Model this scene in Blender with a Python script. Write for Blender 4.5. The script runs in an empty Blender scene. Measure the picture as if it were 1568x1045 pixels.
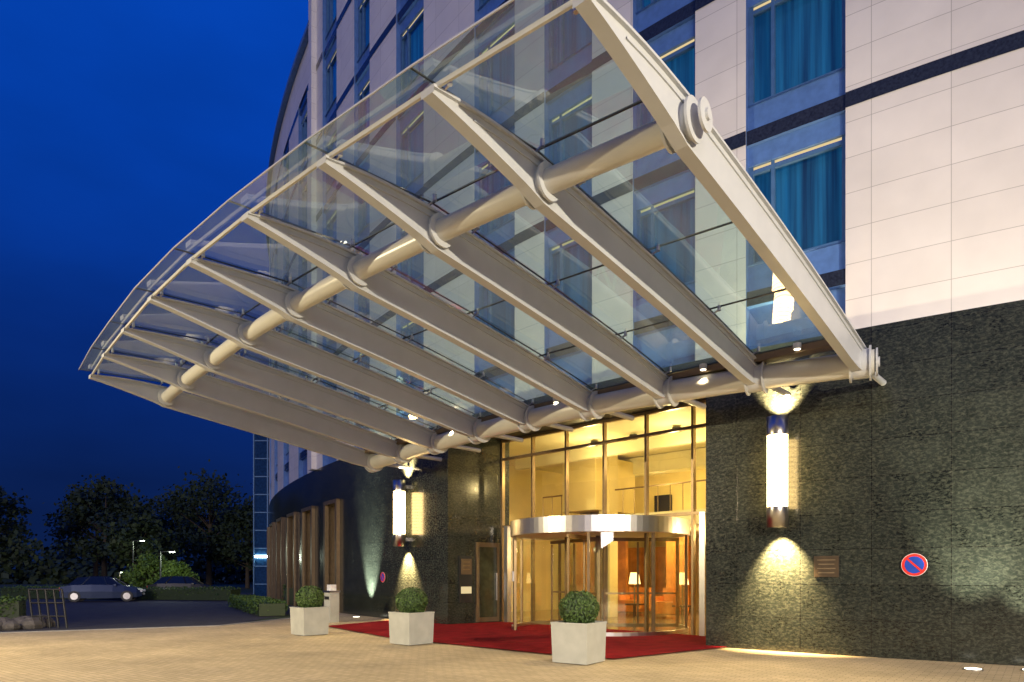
import bpy, math, random
from mathutils import Vector, Matrix
random.seed(7)
sc=bpy.context.scene
sc.view_settings.view_transform='Standard'
sc.view_settings.look='None'
sc.view_settings.exposure=0
rad=math.radians
# ------------------------------------------------------------ materials
def newmat(name):
    m=bpy.data.materials.new(name); m.use_nodes=True
    nt=m.node_tree; nt.nodes.clear()
    out=nt.nodes.new('ShaderNodeOutputMaterial')
    return m,nt,out
def N(nt,t,**kw):
    n=nt.nodes.new(t)
    for k,v in kw.items():
        if hasattr(n,k): setattr(n,k,v)
    return n
def pmat(name,col,rough=0.5,metal=0.0,var=0.12,nscale=6.0,bump=0.0,bscale=60,spec=0.5,emit=None,es=0):
    m,nt,out=newmat(name)
    b=N(nt,'ShaderNodeBsdfPrincipled')
    b.inputs['Roughness'].default_value=rough; b.inputs['Metallic'].default_value=metal
    b.inputs['Specular IOR Level'].default_value=spec
    tc=N(nt,'ShaderNodeTexCoord'); no=N(nt,'ShaderNodeTexNoise')
    no.inputs['Scale'].default_value=nscale; no.inputs['Detail'].default_value=5
    nt.links.new(tc.outputs['Object'],no.inputs['Vector'])
    r=N(nt,'ShaderNodeValToRGB')
    r.color_ramp.elements[0].position=0.3; r.color_ramp.elements[1].position=0.7
    r.color_ramp.elements[0].color=(*[c*(1-var) for c in col],1)
    r.color_ramp.elements[1].color=(*[min(1,c*(1+var)) for c in col],1)
    nt.links.new(no.outputs['Fac'],r.inputs['Fac']); nt.links.new(r.outputs['Color'],b.inputs['Base Color'])
    if bump>0:
        n2=N(nt,'ShaderNodeTexNoise'); n2.inputs['Scale'].default_value=bscale; n2.inputs['Detail'].default_value=4
        nt.links.new(tc.outputs['Object'],n2.inputs['Vector'])
        bp=N(nt,'ShaderNodeBump'); bp.inputs['Strength'].default_value=bump; bp.inputs['Distance'].default_value=0.02
        nt.links.new(n2.outputs['Fac'],bp.inputs['Height']); nt.links.new(bp.outputs['Normal'],b.inputs['Normal'])
    if emit:
        b.inputs['Emission Color'].default_value=(*emit,1); b.inputs['Emission Strength'].default_value=es
    nt.links.new(b.outputs[0],out.inputs[0])
    return m
def emat(name,col,s):
    m,nt,out=newmat(name); e=N(nt,'ShaderNodeEmission')
    e.inputs[0].default_value=(*col,1); e.inputs[1].default_value=s
    nt.links.new(e.outputs[0],out.inputs[0]); return m
def glass(name,tint,base=.08,rough=0.01,diff=0.0,dcol=(.8,.9,.85)):
    m,nt,out=newmat(name)
    t=N(nt,'ShaderNodeBsdfTransparent'); t.inputs[0].default_value=(*tint,1)
    g=N(nt,'ShaderNodeBsdfGlossy'); g.inputs['Roughness'].default_value=rough; g.inputs['Color'].default_value=(1,1,1,1)
    mx=N(nt,'ShaderNodeMixShader')
    lw=N(nt,'ShaderNodeLayerWeight'); lw.inputs['Blend'].default_value=0.5
    pw=N(nt,'ShaderNodeMath',operation='POWER'); pw.inputs[1].default_value=3.0
    nt.links.new(lw.outputs['Facing'],pw.inputs[0])
    mul=N(nt,'ShaderNodeMath',operation='MULTIPLY_ADD'); mul.inputs[1].default_value=0.85; mul.inputs[2].default_value=base
    nt.links.new(pw.outputs[0],mul.inputs[0])
    nt.links.new(mul.outputs[0],mx.inputs[0]); nt.links.new(t.outputs[0],mx.inputs[1]); nt.links.new(g.outputs[0],mx.inputs[2])
    last=mx
    if diff>0:
        d=N(nt,'ShaderNodeBsdfDiffuse'); d.inputs[0].default_value=(*dcol,1)
        tr=N(nt,'ShaderNodeBsdfTranslucent'); tr.inputs[0].default_value=(*dcol,1)
        m1=N(nt,'ShaderNodeMixShader'); m1.inputs[0].default_value=.3
        nt.links.new(d.outputs[0],m1.inputs[1]); nt.links.new(tr.outputs[0],m1.inputs[2])
        m2=N(nt,'ShaderNodeMixShader'); m2.inputs[0].default_value=diff
        tc=N(nt,'ShaderNodeTexCoord'); no=N(nt,'ShaderNodeTexNoise'); no.inputs['Scale'].default_value=.9; no.inputs['Detail'].default_value=4
        nt.links.new(tc.outputs['Object'],no.inputs['Vector'])
        ma=N(nt,'ShaderNodeMapRange'); ma.inputs['From Min'].default_value=.3; ma.inputs['From Max'].default_value=.7
        ma.inputs['To Min'].default_value=diff*.8; ma.inputs['To Max'].default_value=diff*1.2
        nt.links.new(no.outputs['Fac'],ma.inputs['Value']); nt.links.new(ma.outputs[0],m2.inputs[0])
        nt.links.new(mx.outputs[0],m2.inputs[1]); nt.links.new(m1.outputs[0],m2.inputs[2]); last=m2
    nt.links.new(last.outputs[0],out.inputs[0]); return m

def brickmat(name,c1,c2,mortar,bw,bh,ms,rough,coord='UV',offset=0.5,rot=0,bump=0.3,stain=0.15,nsc=3.0,fleck=None,spec=0.5,frough=None,bd=.008,warp=0):
    m,nt,out=newmat(name)
    b=N(nt,'ShaderNodeBsdfPrincipled'); b.inputs['Roughness'].default_value=rough
    b.inputs['Specular IOR Level'].default_value=spec
    tc=N(nt,'ShaderNodeTexCoord'); mp=N(nt,'ShaderNodeMapping'); mp.inputs['Rotation'].default_value=(0,0,rot)
    nt.links.new(tc.outputs[coord],mp.inputs['Vector'])
    br=N(nt,'ShaderNodeTexBrick'); br.offset=offset; br.squash=1
    br.inputs['Scale'].default_value=1; br.inputs['Brick Width'].default_value=bw; br.inputs['Row Height'].default_value=bh
    br.inputs['Mortar Size'].default_value=ms; br.inputs['Mortar Smooth'].default_value=0.1
    br.inputs['Color1'].default_value=(*c1,1); br.inputs['Color2'].default_value=(*c2,1); br.inputs['Mortar'].default_value=(*mortar,1)
    nt.links.new(mp.outputs[0],br.inputs['Vector'])
    no=N(nt,'ShaderNodeTexNoise'); no.inputs['Scale'].default_value=nsc; no.inputs['Detail'].default_value=6
    nt.links.new(tc.outputs['Object'],no.inputs['Vector'])
    mr=N(nt,'ShaderNodeMapRange'); mr.inputs['From Min'].default_value=.3; mr.inputs['From Max'].default_value=.7
    mr.inputs['To Min'].default_value=1-stain; mr.inputs['To Max'].default_value=1+stain
    nt.links.new(no.outputs['Fac'],mr.inputs['Value'])
    mx=N(nt,'ShaderNodeVectorMath',operation='SCALE')
    nt.links.new(br.outputs['Color'],mx.inputs[0]); nt.links.new(mr.outputs[0],mx.inputs['Scale'])
    col=mx.outputs[0]
    if fleck:
        mp2=N(nt,'ShaderNodeMapping'); mp2.inputs['Scale'].default_value=fleck['scale']; mp2.inputs['Rotation'].default_value=(0,0,.25)
        nt.links.new(tc.outputs[coord],mp2.inputs['Vector'])
        n3=N(nt,'ShaderNodeTexNoise'); n3.inputs['Scale'].default_value=1; n3.inputs['Detail'].default_value=10; n3.inputs['Roughness'].default_value=.75
        n3.inputs['Distortion'].default_value=.5
        nt.links.new(mp2.outputs[0],n3.inputs['Vector'])
        rr=N(nt,'ShaderNodeValToRGB'); rr.color_ramp.elements[0].position=fleck['lo']; rr.color_ramp.elements[1].position=fleck['hi']
        rr.color_ramp.elements[0].color=(0,0,0,1); rr.color_ramp.elements[1].color=(*fleck['col'],1)
        nt.links.new(n3.outputs['Fac'],rr.inputs[0])
        ad=N(nt,'ShaderNodeVectorMath',operation='ADD')
        nt.links.new(col,ad.inputs[0]); nt.links.new(rr.outputs[0],ad.inputs[1]); col=ad.outputs[0]
        if frough:
            m3=N(nt,'ShaderNodeMapRange'); m3.inputs['From Min'].default_value=.3; m3.inputs['From Max'].default_value=.7
            m3.inputs['To Min'].default_value=frough[0]; m3.inputs['To Max'].default_value=frough[1]
            nt.links.new(n3.outputs['Fac'],m3.inputs['Value']); nt.links.new(m3.outputs[0],b.inputs['Roughness'])
    nt.links.new(col,b.inputs['Base Color'])
    n2=N(nt,'ShaderNodeTexNoise'); n2.inputs['Scale'].default_value=25; n2.inputs['Detail'].default_value=6
    nt.links.new(tc.outputs['Object'],n2.inputs['Vector'])
    inv=N(nt,'ShaderNodeMath',operation='MULTIPLY_ADD'); inv.inputs[1].default_value=-1.0
    nt.links.new(br.outputs['Fac'],inv.inputs[0])
    s=N(nt,'ShaderNodeMath',operation='MULTIPLY'); s.inputs[1].default_value=.5
    nt.links.new(n2.outputs['Fac'],s.inputs[0]); nt.links.new(s.outputs[0],inv.inputs[2])
    bp=N(nt,'ShaderNodeBump'); bp.inputs['Strength'].default_value=bump; bp.inputs['Distance'].default_value=bd
    nt.links.new(inv.outputs[0],bp.inputs['Height']); nt.links.new(bp.outputs['Normal'],b.inputs['Normal'])
    if warp:
        v=N(nt,'ShaderNodeTexWhiteNoise'); v.noise_dimensions='3D'
        sn=N(nt,'ShaderNodeVectorMath',operation='SNAP'); sn.inputs[1].default_value=(bw,bh,1)
        nt.links.new(mp.outputs[0],sn.inputs[0]); nt.links.new(sn.outputs[0],v.inputs['Vector'])
        su=N(nt,'ShaderNodeVectorMath',operation='SUBTRACT'); su.inputs[1].default_value=(.5,.5,.5); nt.links.new(v.outputs['Color'],su.inputs[0])
        sl_=N(nt,'ShaderNodeVectorMath',operation='SCALE'); sl_.inputs['Scale'].default_value=warp; nt.links.new(su.outputs[0],sl_.inputs[0])
        ad2=N(nt,'ShaderNodeVectorMath',operation='ADD'); nt.links.new(bp.outputs['Normal'],ad2.inputs[0]); nt.links.new(sl_.outputs[0],ad2.inputs[1])
        nn=N(nt,'ShaderNodeVectorMath',operation='NORMALIZE'); nt.links.new(ad2.outputs[0],nn.inputs[0]); nt.links.new(nn.outputs[0],b.inputs['Normal'])
    nt.links.new(b.outputs[0],out.inputs[0]); return m

M={}
M['stone']=brickmat('white_stone_cladding',(.73,.70,.69),(.78,.75,.74),(.42,.40,.40),1.3,.70,.006,.45,bump=.2,stain=.05,nsc=1.2,offset=0)
M['granite']=brickmat('polished_granite',(.013,.016,.013),(.021,.025,.020),(.004,.004,.004),1.3,.70,.006,.16,bump=.18,stain=.3,nsc=3,
    fleck=dict(scale=(13,22,9),lo=.46,hi=.84,col=(.085,.088,.062)),frough=(.09,.27),offset=0.0,bd=.003,warp=.008)
M['band']=pmat('dark_granite_band',(.02,.025,.04),.25,var=.4,nscale=20)
M['blueframe']=pmat('blue_window_panel',(.10,.21,.50),.4,metal=.1)
M['winframe']=pmat('window_frame',(.08,.18,.36),.35,metal=.2)
M['winglass']=glass('window_glass',(.75,.9,.95))
M['striplight']=emat('warm_strip_light',(1,.78,.40),.8)
M['steel']=pmat('painted_canopy_steel',(.44,.46,.48),.34,var=.04,nscale=3)
M['pipe']=pmat('painted_pipe_steel',(.48,.48,.44),.32,var=.04,nscale=3)
M['seam']=pmat('black_silicone_seam',(.02,.02,.02),.5)
M['chrome']=pmat('brushed_metal',(.55,.53,.5),.28,metal=1,var=.06)
M['canopyglass']=glass('canopy_glass',(.66,.90,.87),base=.14,diff=.22,dcol=(.60,.88,.80))
M['doorglass']=glass('door_glass',(.9,.94,.86),base=.08)
M['warmwall']=pmat('lobby_yellow_wall',(.76,.62,.28),.6,var=.12,nscale=.7)
M['cream']=pmat('lobby_cream',(.76,.70,.44),.6,var=.06,nscale=1)
M['orange']=pmat('lobby_orange_panel',(.72,.27,.06),.5,var=.3,nscale=2)
M['wood']=pmat('dark_wood',(.10,.05,.025),.35,var=.3,nscale=8)
M['darkglass']=pmat('dark_room',(.06,.045,.03),.4)
M['floor']=pmat('lobby_stone_floor',(.35,.27,.17),.15,var=.1)
M['carpet']=pmat('red_carpet_pile',(.26,.010,.014),.95,var=.25,nscale=3,bump=.6,bscale=300,spec=.1)
M['planter']=pmat('planter_pale_metal',(.42,.43,.38),.45,var=.09,nscale=4)
M['lampglow']=emat('lamp_diffuser',(1,.66,.25),20)
M['shade']=emat('lamp_shade',(1,.62,.24),5)
M['spotlens']=emat('spot_lens',(1,.85,.55),9)
M['black']=pmat('black_paint',(.015,.015,.015),.5)
M['brass']=pmat('bronze_cladding',(.26,.18,.09),.35,metal=.6)
M['bronze']=pmat('dark_bronze_pier',(.17,.12,.07),.38,metal=.4)
M['signwhite']=pmat('sign_white',(.7,.7,.7),.4)
M['signred']=pmat('sign_red',(.75,.03,.02),.4)
M['signblue']=pmat('sign_blue',(.01,.06,.45),.4)
M['wingglass']=pmat('wing_blue_glass',(.01,.04,.12),.12,var=.3)
M['doordark']=pmat('side_door_glass',(.05,.055,.03),.1,var=.3)
M['plaque']=pmat('dark_plaque',(.07,.05,.03),.4,metal=.3)
M['plaquetext']=pmat('plaque_lettering',(.16,.12,.07),.5,metal=.3)
def curtainmat():
    m,nt,out=newmat('glowing_blue_curtain')
    b=N(nt,'ShaderNodeBsdfPrincipled'); b.inputs['Roughness'].default_value=.8
    tc=N(nt,'ShaderNodeTexCoord'); w=N(nt,'ShaderNodeTexNoise'); w.inputs['Scale'].default_value=1; w.inputs['Detail'].default_value=4; w.inputs['Roughness'].default_value=.55
    mp=N(nt,'ShaderNodeMapping'); mp.inputs['Scale'].default_value=(5.5,.16,1)
    nt.links.new(tc.outputs['UV'],mp.inputs[0]); nt.links.new(mp.outputs[0],w.inputs[0])
    r=N(nt,'ShaderNodeValToRGB'); r.color_ramp.elements[0].color=(.002,.018,.05,1); r.color_ramp.elements[1].color=(.012,.12,.25,1)
    r.color_ramp.elements[0].position=.32; r.color_ramp.elements[1].position=.7
    nt.links.new(w.outputs['Fac'],r.inputs[0]); nt.links.new(r.outputs[0],b.inputs['Base Color'])
    nt.links.new(r.outputs[0],b.inputs['Emission Color']); b.inputs['Emission Strength'].default_value=.6  # curtain glows by itself, standing in for dim light inside the rooms
    nt.links.new(b.outputs[0],out.inputs[0]); return m
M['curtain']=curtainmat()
M['paving']=brickmat('brick_paving',(.50,.40,.22),(.60,.48,.28),(.30,.23,.13),.21,.105,.006,.75,coord='Object',rot=rad(38),bump=.5,stain=.18,nsc=.6)
M['asphalt']=pmat('asphalt',(.05,.05,.052),.85,var=.25,nscale=2,bump=.5,bscale=80)
M['grass']=pmat('grass_ground',(.035,.06,.02),.95,var=.4,nscale=1.5,bump=.8,bscale=40)
M['kerb']=pmat('concrete_kerb',(.28,.27,.25),.8,bump=.3)
M['bark']=pmat('bark',(.06,.045,.03),.9,bump=.6)
def leafmat(name,a,b_):
    m,nt,out=newmat(name); b=N(nt,'ShaderNodeBsdfPrincipled'); b.inputs['Roughness'].default_value=.6
    g=N(nt,'ShaderNodeNewGeometry'); r=N(nt,'ShaderNodeValToRGB')
    r.color_ramp.elements[0].color=(*a,1); r.color_ramp.elements[1].color=(*b_,1)
    nt.links.new(g.outputs['Random Per Island'],r.inputs[0]); nt.links.new(r.outputs[0],b.inputs['Base Color'])
    nt.links.new(b.outputs[0],out.inputs[0]); return m
M['leaf']=leafmat('dark_foliage',(.010,.02,.007),(.035,.055,.018))
M['yleaf']=leafmat('lamplit_foliage',(.05,.10,.01),(.12,.2,.03))  # paler leaf colour has the street lamp's light painted in
M['boxleaf']=leafmat('boxwood_leaves',(.02,.05,.01),(.09,.16,.03))
M['rock']=pmat('rock',(.12,.11,.10),.9,var=.4,bump=.8,bscale=10)
M['soil']=pmat('soil',(.03,.02,.015),.95)

# ------------------------------------------------------------ mesh builder
class MB:
    def __init__(s): s.v=[];s.f=[];s.m=[];s.uv=[];s.mats=[];s.sm=[]
    def mi(s,k):
        if k not in s.mats: s.mats.append(k)
        return s.mats.index(k)
    def poly(s,pts,k,uv=None,smooth=False):
        i=len(s.v); s.v+= [tuple(p) for p in pts]; s.f.append(list(range(i,i+len(pts)))); s.m.append(s.mi(k)); s.sm.append(smooth)
        s.uv+= uv if uv else [(p[0]+p[1]*.3,p[2]) for p in pts]
    def box(s,c,size,k,rot=0,ax=None):
        c=Vector(c)
        if ax is None:
            X=Vector((math.cos(rot),math.sin(rot),0));Y=Vector((-math.sin(rot),math.cos(rot),0));Z=Vector((0,0,1))
        else: X,Y,Z=[Vector(a).normalized() for a in ax]
        hx,hy,hz=[q/2 for q in size]
        P=lambda a,b,d:c+X*a*hx+Y*b*hy+Z*d*hz
        for q in [((-1,-1,-1),(-1,1,-1),(1,1,-1),(1,-1,-1)),((-1,-1,1),(1,-1,1),(1,1,1),(-1,1,1)),
                  ((-1,-1,-1),(1,-1,-1),(1,-1,1),(-1,-1,1)),((1,1,-1),(-1,1,-1),(-1,1,1),(1,1,1)),
                  ((-1,1,-1),(-1,-1,-1),(-1,-1,1),(-1,1,1)),((1,-1,-1),(1,1,-1),(1,1,1),(1,-1,1))]:
            s.poly([P(*a) for a in q],k)
    def beam(s,a,b,w,h,k):
        a=Vector(a);b=Vector(b);d=(b-a); L=d.length; d.normalize()
        up=Vector((0,0,1)) if abs(d.z)<.95 else Vector((1,0,0))
        y=up.cross(d).normalized(); z=d.cross(y)
        s.box((a+b)/2,(L,w,h),k,ax=(d,y,z))
    def tube(s,pts,r,k,seg=16,cap=True,smooth=True):
        pts=[Vector(p) for p in pts]; rings=[]
        rr=r if isinstance(r,(list,tuple)) else [r]*len(pts)
        for i,p in enumerate(pts):
            d=(pts[min(i+1,len(pts)-1)]-pts[max(i-1,0)]).normalized()
            up=Vector((0,0,1)) if abs(d.z)<.9 else Vector((1,0,0))
            a=up.cross(d).normalized(); b=d.cross(a)
            rings.append([p+(a*math.cos(t)+b*math.sin(t))*rr[i] for t in [2*math.pi*j/seg for j in range(seg)]])
        base=len(s.v)
        for r_ in rings: 
            for q in r_: s.v.append(tuple(q))
        mi=s.mi(k)
        for i in range(len(rings)-1):
            for j in range(seg):
                j2=(j+1)%seg
                s.f.append([base+i*seg+j,base+i*seg+j2,base+(i+1)*seg+j2,base+(i+1)*seg+j]); s.m.append(mi); s.sm.append(smooth); s.uv+=[(0,0)]*4
        if cap:
            s.poly(list(reversed(rings[0])),k); s.poly(rings[-1],k)
    def build(s,name,parent=None):
        me=bpy.data.meshes.new(name); me.from_pydata(s.v,[],s.f)
        for k in s.mats: me.materials.append(M[k])
        me.polygons.foreach_set('material_index',s.m); me.polygons.foreach_set('use_smooth',s.sm)
        uvl=me.uv_layers.new(name='UVMap'); flat=[c for u in s.uv for c in u]
        if len(flat)==2*len(me.loops): uvl.data.foreach_set('uv',flat)
        me.update()
        ob=bpy.data.objects.new(name,me); sc.collection.objects.link(ob)
        if parent: ob.parent=parent
        return ob
def empty(name,loc=(0,0,0)):
    e=bpy.data.objects.new(name,None); sc.collection.objects.link(e); e.location=loc; e.empty_display_size=.3
    return e
def light(name,typ,loc,energy,col=(1,.75,.45),parent=None,size=.1,target=None,spot=None,blend=.5):
    l=bpy.data.lights.new(name,typ); l.energy=energy; l.color=col
    if typ in('POINT','SPOT'): l.shadow_soft_size=size
    if typ=='AREA': l.size=size
    if spot: l.spot_size=rad(spot); l.spot_blend=blend
    o=bpy.data.objects.new(name,l); sc.collection.objects.link(o); o.location=loc
    if target is not None:
        o.rotation_euler=(Vector(target)-Vector(loc)).to_track_quat('-Z','Y').to_euler()
    if parent: o.parent=parent
    return o

# ------------------------------------------------------------ facade curve (plan)
R1=42.0; CX,CY=30.77,47.8; T50=rad(50); S50=rad(19)*R1; R2=90.0
B0=(CX-R1*math.sin(T50),CY-R1*math.cos(T50))
def th(s): return rad(31)+s/R1 if s<=S50 else T50+(s-S50)/R2
def P(s,z=0,d=0):
    t=th(s)
    if s<=S50: x=CX-R1*math.sin(t); y=CY-R1*math.cos(t)
    else: x=B0[0]-R2*(math.sin(t)-math.sin(T50)); y=B0[1]+R2*(math.cos(T50)-math.cos(t))
    return Vector((x+d*math.sin(t),y+d*math.cos(t),z))   # d>0 : into the building
def nrm(s): t=th(s); return Vector((-math.sin(t),-math.cos(t),0))
def tan(s): t=th(s); return Vector((-math.cos(t),math.sin(t),0))
def strip(mb,s0,s1,z0,z1,k,d=0,step=.5):
    n=max(1,int(math.ceil((s1-s0)/step)))
    for i in range(n):
        a=s0+(s1-s0)*i/n; b=s0+(s1-s0)*(i+1)/n
        mb.poly([P(b,z0,d),P(a,z0,d),P(a,z1,d),P(b,z1,d)],k,[(b,z0),(a,z0),(a,z1),(b,z1)])
def hq(mb,s0,s1,z,d0,d1,k,step=.6):
    n=max(1,int(math.ceil((s1-s0)/step)))
    for i in range(n):
        a=s0+(s1-s0)*i/n; b=s0+(s1-s0)*(i+1)/n
        mb.poly([P(b,z,d0),P(a,z,d0),P(a,z,d1),P(b,z,d1)],k,[(b,z+d0),(a,z+d0),(a,z+d1),(b,z+d1)])
def rv(mb,s,z0,z1,d0,d1,k):
    mb.poly([P(s,z0,d0),P(s,z0,d1),P(s,z1,d1),P(s,z1,d0)],k,[(s+d0,z0),(s+d1,z0),(s+d1,z1),(s+d0,z1)])

hotel=empty('hotel_building')
PL=6.4
SPLIT=27.2; ROOF1=34.5; ROOF2=27.0
SA,SB=5.9,14.9
S_END=62; S_BEG=-16
wall=MB()
cols=[(4.03,1.95),(6.95,1.6),(9.75,1.6),(12.6,1.8),(17.3,1.9),(21.2,1.5),(24.9,1.9),(29.3,1.8),(33.5,1.8),(37.7,1.8),(42,1.8),(46.3,2.0),(50.6,2.0),(55,2)]
bands=[7.5+3.45*i for i in range(8)]
edge=S_BEG
for c,w in cols+[(None,None)]:
    e1=(c-w/2) if c else S_END
    seg=[(edge,e1)]
    if edge<SPLIT<e1: seg=[(edge,SPLIT),(SPLIT,e1)]
    for a,b in seg:
        rf=ROOF1 if b<=SPLIT+.01 else ROOF2
        strip(wall,a,b,PL,rf,'stone')
        for zb in bands[1:]:
            if zb<rf-1: strip(wall,a,b,zb-.15,zb+.15,'band',d=-.012)
    if c: edge=c+w/2
for c,w in cols:
    rf=ROOF1 if c<SPLIT else ROOF2
    nb=[z for z in bands if z<rf-.5]
    top=nb[-1]
    strip(wall,c-w/2,c+w/2,top+.2,rf,'stone')
rv(wall,SPLIT,ROOF2,ROOF1,0,14,'stone')
hq(wall,S_BEG,SPLIT,ROOF1,0,14,'stone',2); hq(wall,SPLIT,S_END,ROOF2,0,12,'stone',2)
hq(wall,SPLIT,S_END,ROOF2+.12,-.25,.3,'blueframe',1.5); strip(wall,SPLIT,S_END,ROOF2-.1,ROOF2+.12,'blueframe',d=-.25,step=1.5)
hq(wall,SPLIT,S_END,ROOF2-.1,-.25,0,'blueframe',1.5)
wall.build('stone_facade',hotel)
endw=MB()
rv(endw,S_BEG,0,ROOF1,0,14,'stone'); rv(endw,S_END,0,ROOF2,0,12,'stone')
endw.build('end_walls',hotel)
pil=MB()
pil.box(P(SPLIT-.15,ROOF1/2+PL/2,-.06),(.5,.34,ROOF1-PL),'stone',ax=(tan(SPLIT),nrm(SPLIT),(0,0,1)))
pil.build('corner_pilaster',hotel)
# windows
win=MB(); wg=MB()
RD=.22
for c,w in cols:
    rf=ROOF1 if c<SPLIT else ROOF2
    a,b=c-w/2,c+w/2
    for zb in bands:
        if zb>rf-.5: break
        zl=zb-3.45+.16
        if zb==bands[0]: zl=PL
        strip(win,a,b,zb-.15,zb+.16,'band',d=.05,step=1)
        hq(win,a,b,zb+.16,.05,RD,'blueframe',1); hq(win,a,b,zb-.15,.05,RD,'blueframe',1)
        if zb==bands[0]:
            strip(win,a,b,PL,zb-.15,'blueframe',d=RD,step=1); continue
        zs=zb-2.72
        strip(win,a,b,zb-.15-.42,zb-.15,'blueframe',d=.14,step=1)
        hq(win,a,b,zb-.57,.14,RD+.1,'blueframe',1)
        strip(win,a+.05,b-.05,zb-.63,zb-.575,'striplight',d=.21,step=1)
        strip(win,a,b,zl,zs,'blueframe',d=.16,step=1)
        hq(win,a,b,zs,.1,RD+.1,'blueframe',1)
        for ss in (a+.05,b-.05):
            win.box(P(ss,(zs+zb-.57)/2,RD),(.09,.1,zb-.57-zs),'winframe',ax=(tan(ss),nrm(ss),(0,0,1)))
        sm=c+w*.24
        win.box(P(sm,(zs+zb-.57)/2,RD),(.07,.08,zb-.57-zs),'winframe',ax=(tan(sm),nrm(sm),(0,0,1)))
        for zz in (zs+.04,zb-.70):
            win.beam(P(a,zz,RD),P(b,zz,RD),.085,.075,'winframe')
        strip(wg,a,b,zs,zb-.57,'winglass',d=RD+.02,step=2)
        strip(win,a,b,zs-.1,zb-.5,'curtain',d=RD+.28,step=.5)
    for ss in (a,b):
        rv(win,ss,PL,rf-.2,0,.5,'blueframe')
win.build('window_frames',hotel); wg.build('window_glass',hotel)
# plinth
pl=MB()
far=[(24.4,1.5),(28.0,1.7),(31.5,1.7),(35.2,1.8),(39.4,2.0),(44,2.0)]
strip(pl,S_BEG,SA,0,PL,'granite')
edge=SB
for c,w in far:
    strip(pl,edge,c-w/2,0,PL,'granite'); strip(pl,c-w/2,c+w/2,4.6,PL,'granite'); edge=c+w/2
strip(pl,edge,S_END,0,PL,'granite')
RDp=2.2
strip(pl,SA,SB,6.1,PL,'granite')
hq(pl,SA,SB,6.1,0,RDp+.4,'black')
rv(pl,SA,0,6.1,0,RDp+.3,'granite'); rv(pl,SB,0,6.1,0,RDp+.3,'granite')
pl.build('granite_plinth',hotel)
fw=MB()
for c,w in far:
    a,b=c-w/2,c+w/2
    rv(fw,a,0,4.6,0,.5,'bronze'); rv(fw,b,0,4.6,0,.5,'bronze'); hq(fw,a,b,4.6,0,.5,'bronze')
    strip(fw,a,b,0,4.6,'winglass',d=.35)
    for ss in (a,b): fw.box(P(ss,2.3,-.05),(.2,.2,4.6),'bronze',ax=(tan(ss),nrm(ss),(0,0,1)))
    fw.box(P(c,4.68,-.05),(w+.2,.2,.16),'bronze',ax=(tan(c),nrm(c),(0,0,1)))
    fw.box(P(c,2.3,.36),(.07,.1,4.58),'bronze',ax=(tan(c),nrm(c),(0,0,1)))
    strip(fw,a-.3,b+.3,0,4.6,'darkglass',d=1.6)
    fw.tube([P(b-.3,.5,.9),P(b-.3,4.0,.9)],.09,'winstrip' ,8)
    fw.tube([P(c,4.3,.7),P(c,4.38,.7)],.12,'winstrip',10)
M['winstrip']=emat('warm_window_lamp',(1,.66,.24),5.0)
fw.build('ground_floor_windows',hotel)

# ------------------------------------------------------------ glazed entrance wall
A2=P(SA,0,RDp); B2=P(SB,0,RDp)
gd=(B2-A2); GL=gd.length; gd.normalize(); gb=Vector((-gd.y,gd.x,0)); 
if gb.y<0: gb=-gb
def G(t,z,d=0): return A2+gd*t+gb*d+Vector((0,0,z))
gw=MB()
mt=[.02,1.35,2.8,4.25,5.7,7.12,GL-.03]
for t in mt: gw.box(G(t,3.05),(.065,.13,6.1),'brass',ax=(gd,gb,(0,0,1)))
for z in (3.2,5.45,6.05): gw.beam(G(0,z),G(GL,z),.12,.08,'brass')
for t in (1.0,GL-.35): gw.box(G(t,1.6,-.1),(.16,.18,3.2),'chrome',ax=(gd,gb,(0,0,1)))
gw.build('curtain_wall_mullions',hotel)
gg=MB()
def gq(mb,t0,t1,z0,z1,k,d=0): mb.poly([G(t1,z0,d),G(t0,z0,d),G(t0,z1,d),G(t1,z1,d)],k,[(t1,z0),(t0,z0),(t0,z1),(t1,z1)])
gq(gg,0,GL,3.2,6.1,'doorglass'); gq(gg,0,1.3,0,3.2,'doorglass'); gq(gg,GL-.9,GL,0,3.2,'doorglass')
gg.build('curtain_wall_glass',hotel)
# lobby
lb=MB()
T0,T1,DD=-5,GL+4,11
gq(lb,T0,T1,0,6.2,'warmwall',DD)
lb.poly([G(T0,0,0),G(T0,0,DD),G(T0,6.2,DD),G(T0,6.2,0)],'cream'); lb.poly([G(T1,0,0),G(T1,0,DD),G(T1,6.2,DD),G(T1,6.2,0)],'warmwall')
lb.poly([G(T0,6.2,0.05),G(T1,6.2,.05),G(T1,6.2,DD),G(T0,6.2,DD)],'cream')
lb.poly([G(T0,.02,-.3),G(T1,.02,-.3),G(T1,.02,DD),G(T0,.02,DD)],'floor')
lb.poly([G(T0,0,.05),G(-.02,0,.05),G(-.02,6.2,.05),G(T0,6.2,.05)],'cream')
lb.poly([G(GL+.02,0,.05),G(T1,0,.05),G(T1,6.2,.05),G(GL+.02,6.2,.05)],'cream')
lb.build('lobby_shell',hotel)
li=MB()
def gbox(mb,t,z,d,st,sd,sz,k): mb.box(G(t,z,d),(st,sd,sz),k,ax=(gd,gb,(0,0,1)))
gbox(li,3,3.55,7.7,16,6.2,.5,'cream')
gbox(li,3,5.85,6.5,16,.35,.65,'cream')
gbox(li,3,5.95,3.2,16,.25,.45,'cream')
gbox(li,8.5,5.0,5.2,1.6,2.5,2.0,'warmwall')
for t in (-2.6,2.0,7.6): gbox(li,t,3.1,4.6,.5,.5,6.2,'warmwall')
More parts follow.
